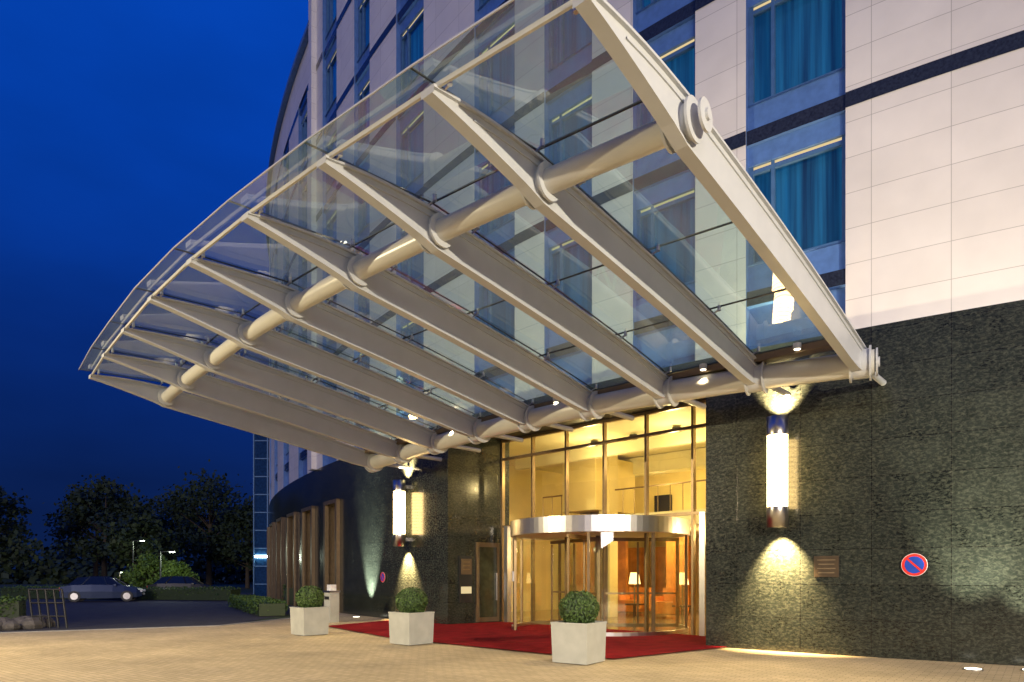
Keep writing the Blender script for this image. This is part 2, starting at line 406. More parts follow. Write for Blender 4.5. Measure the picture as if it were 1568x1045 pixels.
for t,wd in ((-3,1.6),(0.5,1.5),(2.2,1.1),(5.3,1.4),(8.6,1.8),(10.8,1.2)): gbox(li,t,1.5,10.7,wd,.3,2.7,'orange')
for t,wd in ((6.5,.9),(9.6,1.4),(3.8,1.2)): gbox(li,t,1.6,7.6,wd,.18,3.1,'orange')
gbox(li,1.2,.55,8.4,4.2,.7,1.1,'wood'); gbox(li,1.2,1.13,8.3,4.4,.95,.06,'black')
for t,d in ((-1.6,6),(-.2,6.6),(5.6,5.6),(7.4,6.0)):
    gbox(li,t,.4,d,.95,.85,.42,'orange'); gbox(li,t,.75,d+.38,.95,.16,.7,'orange'); gbox(li,t-.48,.55,d,.14,.85,.5,'orange'); gbox(li,t+.48,.55,d,.14,.85,.5,'orange')
for t in (1.0,4.2,6.5,9.2): gbox(li,t,4.6,10.8,.8,.2,1.2,'black')
for t in (0.2,1.8,3.4,5,6.6):
    p=G(t,6.0,2.5); li.tube([p,p+Vector((0,0,.15))],.13,'black',12)
    p=G(t,3.24,5.5); li.tube([p,p+Vector((0,0,.05))],.09,'spotlens',12)
    p=G(t+.7,3.24,8.5); li.tube([p,p+Vector((0,0,.05))],.09,'spotlens',12)
li.beam(G(-4,4.75,4.7),G(11,4.75,4.7),.05,.05,'brass')
for k in range(31): li.beam(G(-4+.5*k,3.8,4.7),G(-4+.5*k,4.73,4.7),.025,.025,'brass')
li.build('lobby_fittings',hotel)
tl=MB()
for t,d,zz in ((6.7,5,1.25),(4.7,5,1.25),(2.4,8.3,1.2),(.2,8.3,1.2),(9.0,6.2,1.25)):
    p=G(t,zz,d)
    tl.tube([p+Vector((0,0,0)),p+Vector((0,0,.42))],[.22,.15],'shade',16)
    tl.tube([G(t,.5,d),p],.03,'brass',8); gbox(tl,t,.5,d,.5,.5,.06,'wood'); gbox(tl,t,.25,d,.08,.08,.5,'wood')
tl.build('lobby_table_lamps',hotel)
for t,z,d,e in ((0,2.9,3,190),(3.3,5.2,2.2,180),(6.5,5.2,2.2,180),(-1.0,5.2,2.4,150),(1,2.7,6.8,190),(6,2.7,6.5,200),(3.5,5.2,8,230),(8.2,5,9,120)):
    light('lobby_light','POINT',G(t,z,d),e,(1,.72,.32),hotel,.1)

# ------------------------------------------------------------ revolving door
rd=empty('revolving_door'); DC=G(4.35,0,-.15); DR=2.5
base_ang=math.atan2(-gb.y,-gb.x)
def C(a,r,z): return DC+Vector((math.cos(base_ang+a)*r,math.sin(base_ang+a)*r,z))
d1=MB()
def ring(mb,r0,r1,z0,z1,k,a0=-math.pi,a1=math.pi,n=96):
    for i in range(n):
        a=a0+(a1-a0)*i/n; b=a0+(a1-a0)*(i+1)/n
        mb.poly([C(a,r1,z0),C(b,r1,z0),C(b,r1,z1),C(a,r1,z1)],k,smooth=False)
        if r0>0.01: mb.poly([C(b,r0,z0),C(a,r0,z0),C(a,r0,z1),C(b,r0,z1)],k)
        mb.poly([C(a,r0,z1),C(a,r1,z1),C(b,r1,z1),C(b,r0,z1)],k); mb.poly([C(a,r1,z0),C(a,r0,z0),C(b,r0,z0),C(b,r1,z0)],k)
M['satin']=pmat('satin_steel_band',(.60,.58,.55),.34,metal=1,var=.04)
ring(d1,DR-.10,DR+.07,2.70,3.12,'satin'); ring(d1,.0,DR-.11,2.74,2.8,'cream'); ring(d1,0,DR-.11,3.05,3.1,'chrome')
ring(d1,DR-.06,DR+.04,.02,.12,'chrome',rad(32),rad(148),24); ring(d1,DR-.06,DR+.04,.02,.12,'chrome',rad(-148),rad(-32),24)
d1.build('drum_canopy',rd)
d2=MB()
for a in (-148,-112,-72,-32,32,72,112,148):
    p=C(rad(a),DR,0); d2.box(p+Vector((0,0,1.35)),(.07,.07,2.68),'brass',rot=base_ang+rad(a))
d2.tube([C(0,0,0),C(0,0,2.73)],.09,'brass',16)
for w in (18,138,258):
    a=rad(w); e=C(a,DR-.15,0)
    for z in (.12,2.62): d2.beam(C(a,0.1,z),C(a,DR-.15,z),.06,.1,'brass')
    for r in (1.15,DR-.2): 
        p=C(a,r,1.35); d2.box(p,(.05,.05,2.4),'brass',rot=base_ang+a)
    d2.beam(C(a,.2,1.05),C(a,DR-.2,1.05),.03,.05,'brass')
d2.box(C(rad(-32),DR+.06,1.55),(.02,.2,.28),'signwhite',rot=base_ang+rad(-32))
d2.build('door_posts_and_wings',rd)
d3=MB()
for a0,a1 in ((32,148),(-148,-32)):
    n=16
    for i in range(n):
        a=rad(a0+(a1-a0)*i/n); b=rad(a0+(a1-a0)*(i+1)/n)
        d3.poly([C(a,DR,.1),C(b,DR,.1),C(b,DR,2.68),C(a,DR,2.68)],'doorglass')
for w in (18,138,258):
    a=rad(w); d3.poly([C(a,.1,.15),C(a,DR-.2,.15),C(a,DR-.2,2.6),C(a,.1,2.6)],'doorglass')
d3.build('door_glass',rd)
for w in (60,180,300):
    light('drum_downlight','SPOT',C(rad(w),1.3,2.7),60,(1,.75,.4),rd,.08,C(rad(w),1.3,0),110)

sd=empty('side_door')
q=MB(); sdir=(P(SB,0,1)-P(SB,0,0)).normalized(); tin=-tan(SB)
def SD(d,z,o=.03): return P(SB,z,d)+tin*o
q.box(SD(1.55,1.35,.04),(.95,.05,2.6),'bronze',ax=(sdir,tin,(0,0,1)))
q.box(SD(1.55,1.35,.07),(.70,.03,2.3),'doordark',ax=(sdir,tin,(0,0,1)))
q.box(SD(1.85,1.2,.12),(.04,.05,.9),'chrome',ax=(sdir,tin,(0,0,1)))
q.build('door_leaf',sd)
mb_=MB()
mb_.box(SD(.65,1.45,.05),(.5,.06,1.5),'black',ax=(sdir,tin,(0,0,1)))
mb_.box(SD(.65,1.85,.09),(.40,.02,.5),'bronze',ax=(sdir,tin,(0,0,1)))
mb_.box(SD(.65,1.1,.09),(.40,.02,.22),'striplight',ax=(sdir,tin,(0,0,1)))
for k in range(3): mb_.box(SD(.65,2.0-.12*k,.105),(.26,.008,.04),'brass',ax=(sdir,tin,(0,0,1)))
mb_.build('menu_board')

# ------------------------------------------------------------ canopy
can=empty('entrance_canopy')
IX=[6.10,4.58,3.12,1.74,.41,-.85,-2.10,-3.33,-4.55]; IY=[11.95,12.8,13.8,14.93,16.2,17.6,19.15,20.8,22.5]
OX=[1.75,.33,-1.05,-2.42,-3.79,-5.15,-6.50,-7.82,-9.10]; OY=[7.05,8.15,9.30,10.52,11.83,13.25,14.80,16.35,17.95]
ZI,ZO,ZT=5.28,6.24,6.44
TL=1.75; ARC=.07
def cr(pts,n=6):
    out=[]; L=len(pts)
    for i in range(L-1):
        p0=pts[i-1] if i>0 else pts[0]*2-pts[1]; p1=pts[i];p2=pts[i+1]; p3=pts[i+2] if i+2<L else pts[-1]*2-pts[-2]
        for j in range(n):
            t=j/n; out.append(.5*((2*p1)+(-p0+p2)*t+(2*p0-5*p1+4*p2-p3)*t*t+(-p0+3*p1-3*p2+p3)*t**3))
    out.append(pts[-1]); return out
I=[Vector((x,y,ZI)) for x,y in zip(IX,IY)]; O=[Vector((x,y,ZO)) for x,y in zip(OX,OY)]
pp=MB()
Iext=[I[0]+(I[0]-I[1]).normalized()*.22]+cr(I)+[I[-1]+(I[-1]-I[-2]).normalized()*.3]
Oext=[O[0]+(O[0]-O[1]).normalized()*.14]+cr(O)+[O[-1]+(O[-1]-O[-2]).normalized()*.2]
pp.tube(Iext,.22,'pipe',24); pp.tube(Oext,.14,'pipe',20)
for pts,r in ((I,.22),(O,.14)):
    for i,p in enumerate(pts):
        t=(pts[min(i+1,8)]-pts[max(i-1,0)]).normalized()
        k=.12 if r<.2 else .14
        pp.tube([p-t*k,p+t*k],r+.035,'steel',28)
        for sgn in (-1,1): pp.tube([p+t*sgn*k,p+t*sgn*(k+.03)],r+.08,'steel',28)
for pts,r in ((I,.22),(O,.14)):
    t=(pts[0]-pts[1]).normalized()
    pp.tube([pts[0]+t*(.24),pts[0]+t*.27],r+.02,'steel',24); pp.tube([pts[0]+t*.27,pts[0]+t*.30],r*.4,'steel',16)
pp.build('main_pipes',can)
bm_=MB()
def prof(u,L):
    if u<=L:
        f=u/L; zc=ZI+(ZO-ZI)*f+ARC*math.sin(math.pi*f)
        top=.27; bot=-.24-.04*math.sin(math.pi*f)
        if f<.07: bot=-.16-.08*f/.07
        return zc,top,bot
    f=(u-L)/TL
    zc=ZO+(ZT-ZO)*f
    return zc,.27*(1-f)+.05*f+.04*math.sin(math.pi*f),-.22*(1-f)**1.3-.03*f
tips=[];dirs=[];Ls=[]
for i in range(9):
    d=O[i]-I[i]; d.z=0; L=d.length; d.normalize(); n=Vector((-d.y,d.x,0))
    dirs.append(d);Ls.append(L)
    us=[-.12]+[L*j/16 for j in range(17)]+[L+TL*j/6 for j in range(1,7)]
    pr=[]
    for u in us:
        zc,t,b=prof(max(u,0),L); base=Vector((I[i].x,I[i].y,0))+d*u; pr.append((base,zc+t,zc+b))
    for j in range(len(pr)-1):
        (p,t0,b0),(q_,t1,b1)=pr[j],pr[j+1]
        tw=.06
        for sg in (-1,1):
            pts=[p+n*tw*sg+Vector((0,0,b0)),q_+n*tw*sg+Vector((0,0,b1)),q_+n*tw*sg+Vector((0,0,t1)),p+n*tw*sg+Vector((0,0,t0))]
            bm_.poly(pts if sg<0 else pts[::-1],'steel',smooth=True)
        for zz0,zz1,w0,th_ in ((t0,t1,.10,.03),(t0-.10,t1-.10,.078,.02),(b0,b1,.075,-.025)):
            if zz0==t0-.10 and (t0-b0<.2 or t1-b1<.2): continue
            V=lambda P_,s_,z_: P_+n*s_*w0+Vector((0,0,z_))
            a0,a1=zz0-th_,zz1-th_
            bm_.poly([V(p,-1,zz0),V(q_,-1,zz1),V(q_,1,zz1),V(p,1,zz0)],'steel')
            bm_.poly([V(p,-1,a0),V(q_,-1,a1),V(q_,1,a1),V(p,1,a0)],'steel')
            for sg in (-1,1): bm_.poly([V(p,sg,zz0),V(q_,sg,zz1),V(q_,sg,a1),V(p,sg,a0)],'steel')
    for (p,t,b) in (pr[0],pr[-1]):
        bm_.poly([p+n*.1+Vector((0,0,b)),p-n*.1+Vector((0,0,b)),p-n*.1+Vector((0,0,t)),p+n*.1+Vector((0,0,t))],'steel')
    w0=I[i]; bm_.tube([w0,w0-d*1.6],.06,'steel',12)
bm_.build('beams',can)
VT=1.98
def gz(v,L):
    if v>=0: return ZO+.40+(ZT+.13-ZO-.40)*v/VT
    f=(L+v)/L; return ZI+.40+(ZO-ZI)*f+ARC*math.sin(math.pi*f)
def GP(i,v):
    L=Ls[i]; return Vector((O[i].x,O[i].y,0))+dirs[i]*v+Vector((0,0,gz(v,L)))
cg=MB(); sm_=MB()
VB=[VT,.05,-.55,-2.45,-4.4,-6.2]
rn=random.Random(11)
for i in range(8):
    for a,b in zip(VB[:-1],VB[1:]):
        j0,j1,j2,j3=[rn.uniform(-.012,.012) for _ in range(4)]
        Z=lambda q:Vector((0,0,q))
        cg.poly([GP(i,a)+Z(j0),GP(i,b)+Z(j1),GP(i+1,b)+Z(j2),GP(i+1,a)+Z(j3)],'canopyglass')
    for b in VB[1:]:
        sm_.beam(GP(i,b)+Vector((0,0,.005)),GP(i+1,b)+Vector((0,0,.005)),.022,.022,'seam')
    sm_.beam(GP(i,1.70)-Vector((0,0,.08)),GP(i+1,1.70)-Vector((0,0,.08)),.03,.05,'pipe')
    sm_.beam(GP(i,VT),GP(i+1,VT),.012,.018,'steel')
    sm_.beam(GP(i,-6.2)-Vector((0,0,.12)),GP(i+1,-6.2)-Vector((0,0,.12)),.3,.12,'bronze')
for i in range(9):
    for v0,v1 in zip(VB[:-1],VB[1:]):
        sm_.beam(GP(i,v0)+Vector((0,0,.004)),GP(i,v1)+Vector((0,0,.004)),.018,.018,'seam')
    n=Vector((-dirs[i].y,dirs[i].x,0))
    for v in (1.6,.15,-.65,-2.45,-4.4,-6.0):
        p=GP(i,v)
        for sg in (-1,1):
            if (i==0 and sg==1) or (i==8 and sg==-1): continue
            e=p+n*sg*.17
            sm_.tube([e+Vector((0,0,-.07)),e+Vector((0,0,.02))],.028,'chrome',8)
            sm_.beam(p+Vector((0,0,-.11)),e+Vector((0,0,-.05)),.022,.022,'chrome')
cg.build('glass_panes',can); sm_.build('glass_fixings',can)
sl=MB()
for i in (0,1,3,5,7):
    p=(GP(i,-5.95)+GP(i+1,-5.95))/2+Vector((0,0,-.2))
    sl.tube([p+Vector((0,0,.1)),p],.07,'steel',14); sl.tube([p,p+Vector((0,0,-.008))],.05,'spotlens',14)
    light('canopy_downlight','SPOT',p+Vector((0,0,-.03)),420,(1,.78,.46),can,.03,p+Vector((0,0,-5))+dirs[i]*2.4,88,.9)
sl.build('gutter_downlights',can)

# ------------------------------------------------------------ wall lamps
def wall_lamp(s):
    e=empty('wall_lamp'); m=MB(); c=P(s,0,-.36)
    z=lambda h:c+Vector((0,0,h))
    m.tube([z(2.97),z(4.42)],.2,'lampglow',24)
    m.tube([z(4.42),z(4.45),z(4.80),z(4.80)],[.215,.215,.215,.17],'chrome',24)
    m.tube([z(2.56),z(2.56),z(2.94),z(2.97)],[.17,.215,.215,.215],'chrome',24)
    for k in range(14):
        zz=3.0+k*.105; m.tube([z(zz),z(zz+.010)],.206,'chrome',24)
    for h in (2.8,4.6): m.box(P(s,h,-.12),(.12,.3,.12),'chrome',ax=(tan(s),nrm(s),(0,0,1)))
    m.build('lamp_body',e)
    light('uplight','SPOT',z(4.85),2300,(1,.72,.38),e,.03,z(4.85)+Vector((0,0,1))-nrm(s)*.75,88,.9)
    light('downlight','SPOT',z(2.52),4200,(1,.70,.34),e,.03,z(2.54)+Vector((0,0,-1))-nrm(s)*.50,80,.9)
wall_lamp(4.25); wall_lamp(17.35)

def ground_light(p,target,en,col):
    e=empty('ground_uplight'); m=MB(); p=Vector(p)
    m.tube([p+Vector((0,0,0)),p+Vector((0,0,.02))],.15,'chrome',20); m.tube([p+Vector((0,0,.02)),p+Vector((0,0,.026))],.12,'uplens',20)
    m.build('lens_and_ring',e)
    light('beam','SPOT',p+Vector((0,0,.06)),en,col,e,.03,target,50,.9)
M['uplens']=emat('uplight_lens',(1,.95,.75),6)
ground_light(P(1.0,.0,-1.05),P(1.0,2.6,0),1400,(1,.97,.72)); ground_light(P(0.2,.0,-.7),P(0.2,2.4,0),1000,(1,.97,.72))
ground_light(P(20.3,.0,-.6),P(20.3,2.2,.1),5500,(.9,1,.85))

# ------------------------------------------------------------ signs on the wall
def noparking(s,z,r):
    e=empty('no_parking_sign'); m=MB(); n=nrm(s); t=tan(s); c=P(s,z,-.05)
    def disc(r0,off,k): m.tube([c+n*off,c+n*(off+.006)],r0,k,32,smooth=False)
    disc(r,0,'signwhite'); disc(r*.96,.006,'signred'); disc(r*.74,.012,'signblue')
    d=(t+Vector((0,0,1))).normalized()
    m.box(c+n*.022,(r*1.5,.006,r*.16),'signred',ax=(d,n,d.cross(n)))
    m.tube([c-n*.06,c],.02,'chrome',8)
    m.build('disc',e)
noparking(1.88,1.78,.215); noparking(19.2,1.5,.19)
pq=MB(); s=3.4
pq.box(P(s,1.76,-.02),(.46,.03,.42),'plaque',ax=(tan(s),nrm(s),(0,0,1)))
for k in range(4): pq.box(P(s,1.89-.085*k,-.038),(.34-.04*(k%2),.006,.022),'plaquetext',ax=(tan(s),nrm(s),(0,0,1)))
pq.build('wall_plaque')

# ------------------------------------------------------------ ground
g=MB()
g.poly([(-400,-200,-.012),(400,-200,-.012),(400,500,-.012),(-400,500,-.012)],'grass'); g.build('ground')
a=MB(); a.poly([(-60,-60,-.006),(-9,-60,-.006),(-9,60,-.006),(-60,60,-.006)],'asphalt'); a.build('asphalt_road')
p_=MB()
poly=[(-80,-40),(60,-40),(60,30),(20,45),(2,40),(-7.6,31.5),(-8.0,25),(-9.1,21.2),(-14,18.6),(-80,8)]
p_.poly([(x,y,0) for x,y in poly],'paving'); p_.build('brick_pavement')
kb=MB()
kl=[(-80,8),(-14,18.6),(-9.1,21.2),(-8.0,25),(-7.6,31.5)]
for u,v in zip(kl[:-1],kl[1:]): kb.beam((*u,.0),(*v,.0),.14,.05,'kerb')
kb.build('kerb')
cp=MB()
cpts=[(-5.7,20.9),(-2.95,16.9),(.7,13.55),(1.9,12.75),(4.75,14.9)]
wl=[P(s,0,-.02) for s in (5.4,5.9)]
cpts+= [(w.x,w.y) for w in wl]
cpts+=[(G(0.1,0,-.1).x,G(.1,0,-.1).y),(G(GL-.1,0,-.1).x,G(GL-.1,0,-.1).y)]
cpts+=[(P(s,0,-.02).x,P(s,0,-.02).y) for s in (14.9,16.5,18)]
cp.poly([(x,y,.028) for x,y in cpts],'carpet',[(x,y) for x,y in cpts]); cp.build('red_carpet')

# ------------------------------------------------------------ planters
def leafball(mb,c,r,n,size,k,squash=1,seed=0):
    rn=random.Random(seed)
    for _ in range(n):
        v=Vector((rn.gauss(0,1),rn.gauss(0,1),rn.gauss(0,1))).normalized()
        rr=r*(1-.16*rn.random()**1.5+.03*math.sin(v.x*7+v.z*5))
        p=c+Vector((v.x*rr,v.y*rr,v.z*rr*squash))
        q=Vector((rn.gauss(0,1),rn.gauss(0,1),rn.gauss(0,1))).normalized(); nn=(v+q*.7).normalized()
        a=nn.orthogonal().normalized(); b=nn.cross(a); an=rn.random()*6.28; a,b=a*math.cos(an)+b*math.sin(an),b*math.cos(an)-a*math.sin(an)
        s=size*(.6+.8*rn.random())
        mb.poly([p-a*s,p-b*s*.5,p+a*s,p+b*s*.5],k)
def planter(x,y,rot,seed):
    e=empty('planter_with_boxwood'); m=MB(); c=Vector((x,y,0)); w=.70;wt=.74;h=.74
    X=Vector((math.cos(rot),math.sin(rot),0));Y=Vector((-math.sin(rot),math.cos(rot),0))
    cor=[(-1,-1),(1,-1),(1,1),(-1,1)]
    pt=lambda a,b,W,z:c+X*a*W/2+Y*b*W/2+Vector((0,0,z))
    for (a,b),(a2,b2) in zip(cor,cor[1:]+cor[:1]):
        m.poly([pt(a,b,w,.015),pt(a2,b2,w,.015),pt(a2,b2,wt,h-.03),pt(a,b,wt,h-.03)],'planter')
        m.poly([pt(a,b,wt+.015,h-.03),pt(a2,b2,wt+.015,h-.03),pt(a2,b2,wt+.015,h),pt(a,b,wt+.015,h)],'planter')
        m.poly([pt(a,b,wt+.015,h),pt(a2,b2,wt+.015,h),pt(a2,b2,wt-.05,h),pt(a,b,wt-.05,h)],'planter')
        m.poly([pt(a,b,wt-.05,h),pt(a2,b2,wt-.05,h),pt(a2,b2,wt-.05,h-.08),pt(a,b,wt-.05,h-.08)],'planter')
        m.poly([pt(a,b,wt,h-.03),pt(a2,b2,wt,h-.03),pt(a2,b2,wt+.015,h-.03),pt(a,b,wt+.015,h-.03)],'planter')
    m.poly([pt(a,b,wt-.05,h-.06) for a,b in cor],'soil')
    m.build('box',e)
    f=MB(); cc=c+Vector((0,0,h+.23)); 
    leafball(f,cc,.37,3800,.024,'boxleaf',.92,seed)
    f.build('foliage',e)
    k=MB(); k.tube([cc+Vector((0,0,-.3+.05*i)) for i in range(13)],[max(.01,.30*math.sqrt(max(0,1-((-.3+.05*i)/.31)**2))) for i in range(13)],'leaf',16); k.build('inner_foliage',e)
planter(1.22,12.45,rad(-35),1); planter(-2.32,15.75,rad(-42),2); planter(-5.38,18.15,rad(-45),3)

ab=MB(); c=Vector((-6.05,22.9,0))
ab.box(c+Vector((0,0,.5)),(.38,.34,1.0),'planter',rot=rad(-45)); ab.box(c+Vector((0,0,1.03)),(.44,.40,.06),'chrome',rot=rad(-45)); ab.box(c+Vector((-.13,-.14,.82)),(.24,.03,.1),'black',rot=rad(-45))
ab.box(c+Vector((0,0,1.16)),(.26,.2,.2),'signwhite',rot=rad(-45))
ab.build('waste_bin')

# ------------------------------------------------------------ trees
def tree(x,y,h,w,seed,name='tree',k='leaf'):
    rn=random.Random(seed); e=empty(name); m=MB(); base=Vector((x,y,0))
    m.tube([base,base+Vector((0,0,h*.25)),base+Vector((.2,0,h*.6)),base+Vector((.1,.1,h*.85))],[h*.03,h*.022,h*.014,h*.004],'bark',8)
    cl=[]
    for i in range(22):
        a=rn.random()*6.28; z=h*(.3+.62*rn.random()); rr=w*.5*math.sin(min(1,(h*1.06-z)/(h*.62))*math.pi*.55)*(.4+.6*rn.random())
        p=base+Vector((math.cos(a)*rr,math.sin(a)*rr,z)); cl.append((p,w*(.10+.09*rn.random())))
        m.tube([base+Vector((.1,0,z*.7)),p],[h*.008,h*.003],'bark',5)
    cl.append((base+Vector((0,0,h*.93)),w*.13))
    m.build('trunk_and_limbs',e)
    f=MB()
    for p,r in cl:
        for _ in range(170):
            v=Vector((rn.gauss(0,1),rn.gauss(0,1),rn.gauss(0,.8)))*r*.62; q_=p+v
            a=Vector((rn.gauss(0,1),rn.gauss(0,1),rn.gauss(0,1))).normalized(); b=a.orthogonal().normalized(); s=.16+.16*rn.random()
            if h<5: s*=.5
            f.poly([q_-a*s,q_-b*s*.6,q_+a*s,q_+b*s*.6],k)
    f.build('crown',e)
for i,(x,y,h,w) in enumerate([(-47,60,9.5,8),(-50,82,12,11),(-43,86,11.2,9),(-35.5,80,13.3,12),(-43,72,11.6,9),(-31,80,9.5,8),(-27,82,9,8),(-55,70,11,9),(-36,66,7,6),(-24,90,7,7)]):
    tree(x,y,h,w,i+10)
tree(-27.5,52,3.0,3.2,44,'tree','yleaf'); tree(-25.2,51,2.4,2.4,45,'tree','yleaf')
tb=MB(); rn=random.Random(5)
for i in range(6500):
    x=-120+115*rn.random(); y=110+12*rn.random(); hh=4.2+1.6*math.sin(x*.23)+1.2*math.sin(x*.71); z=hh*rn.random()
    a=Vector((rn.gauss(0,1),rn.gauss(0,1),rn.gauss(0,1))).normalized(); b=a.orthogonal().normalized(); s=.45+.3*rn.random(); q_=Vector((x,y,z))
    tb.poly([q_-a*s,q_-b*s*.7,q_+a*s,q_+b*s*.7],'leaf')
tb.build('distant_trees')
def hedge(p0,p1,wd,h,n,seed,name='hedge'):
    rn=random.Random(seed); m=MB(); p0=Vector((*p0,0));p1=Vector((*p1,0)); d=(p1-p0); nn=Vector((-d.y,d.x,0)).normalized()
    m.box((p0+p1)/2+Vector((0,0,h*.45)),(d.length,wd*.8,h*.85),'leaf',rot=math.atan2(d.y,d.x))
    for _ in range(n):
        q_=p0+d*rn.random()+nn*(rn.random()-.5)*wd+Vector((0,0,h*rn.random()**.5+.04*rn.gauss(0,1)))
        a=Vector((rn.gauss(0,1),rn.gauss(0,1),rn.gauss(0,1))).normalized(); b=a.orthogonal().normalized(); s=.035+.035*rn.random()
        m.poly([q_-a*s,q_-b*s*.6,q_+a*s,q_+b*s*.6],'boxleaf')
    m.build(name)
hedge((-9.2,26.2),(-13.5,34),1.2,.55,7000,3); hedge((-17,42),(-34,46),1.2,.8,6000,4)
hedge((-11.5,36),(-17,50),1.0,1.0,3000,8)

# ------------------------------------------------------------ street lamps, and added forecourt lamps
def street_or_added_lamp(x,y,h,en,col,arm=0.8,tgt=None):
    e=empty('street_or_added_lamp'); m=MB(); b=Vector((x,y,0)); k='addedglow' if tgt else 'streetglow'
    m.tube([b,b+Vector((0,0,.8)),b+Vector((0,0,h-.3)),b+Vector((0,0,h))],[.09,.07,.05,.04],'lampole',10)
    m.beam(b+Vector((0,0,h-.05)),b+Vector((arm,0,h)),.05,.05,'lampole')
    m.box(b+Vector((arm,0,h)),(.55,.25,.1),'lampole'); m.box(b+Vector((arm,0,h-.065)),(.3,.16,.03),k)
    m.build('pole_and_head',e)
    if tgt: light('lamp','SPOT',b+Vector((arm,0,h-.15)),en,col,e,.05,tgt,125,1.0)
    else:
        light('lamp','POINT',b+Vector((arm,0,h-.35)),en,col,e,.14)
M['lampole']=pmat('dark_pole_paint',(.03,.035,.035),.5)
M['streetglow']=emat('street_lamp_lens',(.85,1,.75),30)
M['addedglow']=emat('added_lamp_lens',(1,.8,.5),8)
street_or_added_lamp(-33.3,60,4.6,160,(.9,1,.7)); street_or_added_lamp(-24.2,47,3.2,160,(.9,1,.75)); street_or_added_lamp(-46,80,1.9,50,(1,.8,.5),.3)
# unseen lamps added to light the forecourt: one at the left of the drive, one behind the viewer
street_or_added_lamp(-18.5,8.5,6.8,12000,(1,.82,.50),.8,(-7,12,0)); street_or_added_lamp(9.5,-4,6.2,12500,(1,.86,.64),-.8,(2,8,0))

# ------------------------------------------------------------ cars
def car(x,y,rot,colr,seed):
    e=empty('parked_car'); e.location=(x,y,0); e.rotation_euler=(0,0,rot)
    k='carpaint%d'%seed; M[k]=pmat('car_paint',colr,.25,metal=.3,var=.03)
    m=MB()
    secs=[(-2.15,.70,.32,.62),(-2.08,.80,.25,.88),(-1.5,.87,.22,.98),(-.5,.89,.2,1.0),(.6,.89,.2,.98),(1.2,.87,.22,.92),(1.85,.80,.25,.78),(2.12,.66,.32,.58)]
    rings=[]
    for X,w,zb,zt in secs:
        rings.append([(X,-w,zb),(X,-w*1.02,(zb+zt)/2),(X,-w*.93,zt),(X,w*.93,zt),(X,w*1.02,(zb+zt)/2),(X,w,zb)])
    for r0,r1 in zip(rings[:-1],rings[1:]):
        for j in range(6):
            j2=(j+1)%6; m.poly([r0[j],r1[j],r1[j2],r0[j2]],k,smooth=True)
    m.poly(rings[0],k); m.poly(rings[-1][::-1],k)
    bot=[(-1.75,.80,.95),(-1.0,.82,.98),(.3,.82,.97),(1.15,.78,.90)]; top=[(-1.25,.60,1.42),(-.6,.63,1.48),(.1,.62,1.46),(.45,.58,1.40)]
    for a in range(3):
        for sg in (-1,1):
            b0,b1,t0,t1=bot[a],bot[a+1],top[a],top[a+1]
            m.poly([(b0[0],sg*b0[1],b0[2]),(b1[0],sg*b1[1],b1[2]),(t1[0],sg*t1[1],t1[2]),(t0[0],sg*t0[1],t0[2])],'carglass')
            m.beam((b1[0],sg*(b1[1]+.005),b1[2]),(t1[0],sg*(t1[1]+.005),t1[2]),.05,.06,k)
        t0,t1=top[a],top[a+1]; m.poly([(t0[0],-t0[1],t0[2]+.01),(t1[0],-t1[1],t1[2]+.01),(t1[0],t1[1],t1[2]+.01),(t0[0],t0[1],t0[2]+.01)],k)
    for a in (0,3):
        b0,t0=bot[a],top[a]; m.poly([(b0[0],-b0[1],b0[2]),(b0[0],b0[1],b0[2]),(t0[0],t0[1],t0[2]),(t0[0],-t0[1],t0[2])],'carglass')
    for X in (-1.35,1.35):
        for sg in (-1,1):
            m.tube([(X,sg*.72,.32),(X,sg*.90,.32)],.32,'black',20); m.tube([(X,sg*.9,.32),(X,sg*.915,.32)],.2,'chrome',12)
    for sg in (-1,1):
        m.box((2.08,sg*.52,.62),(.12,.3,.13),'signwhite'); m.box((-2.1,sg*.6,.74),(.1,.22,.18),'signred')
        m.box((.75,sg*.95,.98),(.12,.16,.1),k)
    m.box((-2.16,0,.55),(.03,.5,.11),'signwhite'); m.box((2.14,0,.42),(.03,.5,.11),'signwhite')
    m.build('body_and_wheels',e)
M['carglass']=pmat('car_glass',(.01,.012,.015),.06,spec=.8)
car(-24.5,41,rad(20),(.03,.05,.11),1); car(-22.6,47,rad(15),(.02,.02,.022),2)

rl=MB()
bx,by=-14.3,20.4
for i in range(5):
    x=bx+i*.25; rl.tube([(x,by,0),(x-.25,by+.15,1.15)],.03,'black',8)
for z in (.35,.75,1.15): rl.tube([(bx-.25*z/1.15,by+.13*z,z),(bx+1-.25*z/1.15,by+.13*z,z)],.03,'black',8)
rl.build('metal_barrier')
rk=MB(); rn=random.Random(3)
for i in range(16):
    c=Vector((-16.5+2.3*rn.random(),19.6+1.5*rn.random(),.12)); r=.2+.22*rn.random()
    pts=[c+Vector((0,0,-r*.6+r*1.2*j/4)) for j in range(5)]
    rk.tube(pts,[r*.6,r*(.9+.2*rn.random()),r,r*.8,r*.3],'rock',7,smooth=False)
rk.build('rock_pile')
hedge((-19,19.6),(-15.2,21.2),1.0,.9,5000,6,'shrub')

# glass wing at the far end of the hotel
wg_=empty('glass_wing'); m=MB(); c=Vector((-17.2,52,0)); ww,wd,wh=3.0,5,13
m.box(c+Vector((0,0,wh/2)),(ww,wd,wh),'wingglass')
for k in range(10): m.box(c+Vector((0,0,.9+k*1.3)),(ww+.08,wd+.08,.07),'winframe')
for k in range(4): m.box(c+Vector((-ww/2+k*ww/3,-wd/2-.05,wh/2)),(.07,.09,wh),'winframe')
m.box(c+Vector((-.9,-wd/2-.1,2.9)),(1.0,.08,.16),'streetglow')
m.build('wing_body',wg_)

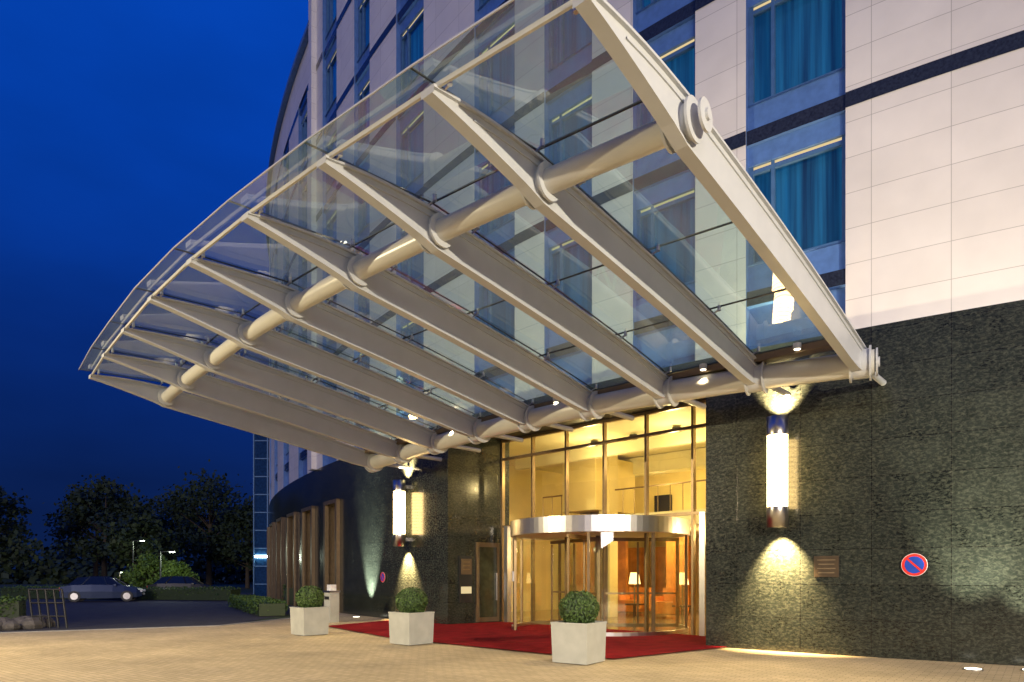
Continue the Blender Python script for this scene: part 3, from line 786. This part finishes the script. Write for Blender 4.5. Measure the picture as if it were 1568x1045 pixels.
# ------------------------------------------------------------ world
w=bpy.data.worlds.new('World'); sc.world=w; w.use_nodes=True
nt=w.node_tree; nt.nodes.clear()
out=nt.nodes.new('ShaderNodeOutputWorld'); bg=nt.nodes.new('ShaderNodeBackground')
sky=nt.nodes.new('ShaderNodeTexSky'); sky.sky_type='NISHITA'; sky.sun_disc=False; sky.sun_elevation=rad(1.0); sky.sun_rotation=rad(180)
tc=nt.nodes.new('ShaderNodeTexCoord'); sx=nt.nodes.new('ShaderNodeSeparateXYZ'); nt.links.new(tc.outputs['Generated'],sx.inputs[0])
rp=nt.nodes.new('ShaderNodeValToRGB'); nt.links.new(sx.outputs['Z'],rp.inputs[0])
els=rp.color_ramp.elements
els[0].position=0.0; els[0].color=(.003,.012,.06,1)
els[1].position=1.0; els[1].color=(.002,.035,.30,1)
for p0,c0 in ((.12,(.002,.014,.09,1)),(.3,(.0015,.025,.20,1)),(.5,(.001,.050,.40,1)),(.65,(.001,.05,.39,1))):
    e=els.new(p0); e.color=c0
no=nt.nodes.new('ShaderNodeTexNoise'); no.inputs['Scale'].default_value=2.2; no.inputs['Detail'].default_value=5
mp=nt.nodes.new('ShaderNodeMapping'); mp.inputs['Scale'].default_value=(1,1,3); nt.links.new(tc.outputs['Generated'],mp.inputs[0]); nt.links.new(mp.outputs[0],no.inputs[0])
mr=nt.nodes.new('ShaderNodeMapRange'); mr.inputs['From Min'].default_value=.3; mr.inputs['From Max'].default_value=.7; mr.inputs['To Min'].default_value=.78; mr.inputs['To Max'].default_value=1.14
nt.links.new(no.outputs['Fac'],mr.inputs['Value'])
sca=nt.nodes.new('ShaderNodeVectorMath'); sca.operation='SCALE'; nt.links.new(rp.outputs[0],sca.inputs[0]); nt.links.new(mr.outputs[0],sca.inputs['Scale'])
s2=nt.nodes.new('ShaderNodeVectorMath'); s2.operation='SCALE'; s2.inputs['Scale'].default_value=.0006; nt.links.new(sky.outputs[0],s2.inputs[0])
ad=nt.nodes.new('ShaderNodeVectorMath'); ad.operation='ADD'; nt.links.new(sca.outputs[0],ad.inputs[0]); nt.links.new(s2.outputs[0],ad.inputs[1])
nt.links.new(ad.outputs[0],bg.inputs['Color']); bg.inputs['Strength'].default_value=1.0
nt.links.new(bg.outputs[0],out.inputs[0])
# low afterglow, from straight behind the viewer
sun=bpy.data.lights.new('sun','SUN'); sun.energy=.95; sun.angle=rad(16); sun.color=(1,.88,.84)
so=bpy.data.objects.new('sun',sun); sc.collection.objects.link(so)
so.rotation_euler=Vector((.02,1,-.16)).to_track_quat('-Z','Y').to_euler()

# ------------------------------------------------------------ camera
cam=bpy.data.cameras.new('camera'); co=bpy.data.objects.new('camera',cam); sc.collection.objects.link(co)
cam.lens=24; cam.sensor_width=36; cam.shift_y=.228; co.location=(0,0,1.6); co.rotation_euler=(rad(90),0,0); cam.clip_end=1500; cam.clip_start=.05
sc.camera=co
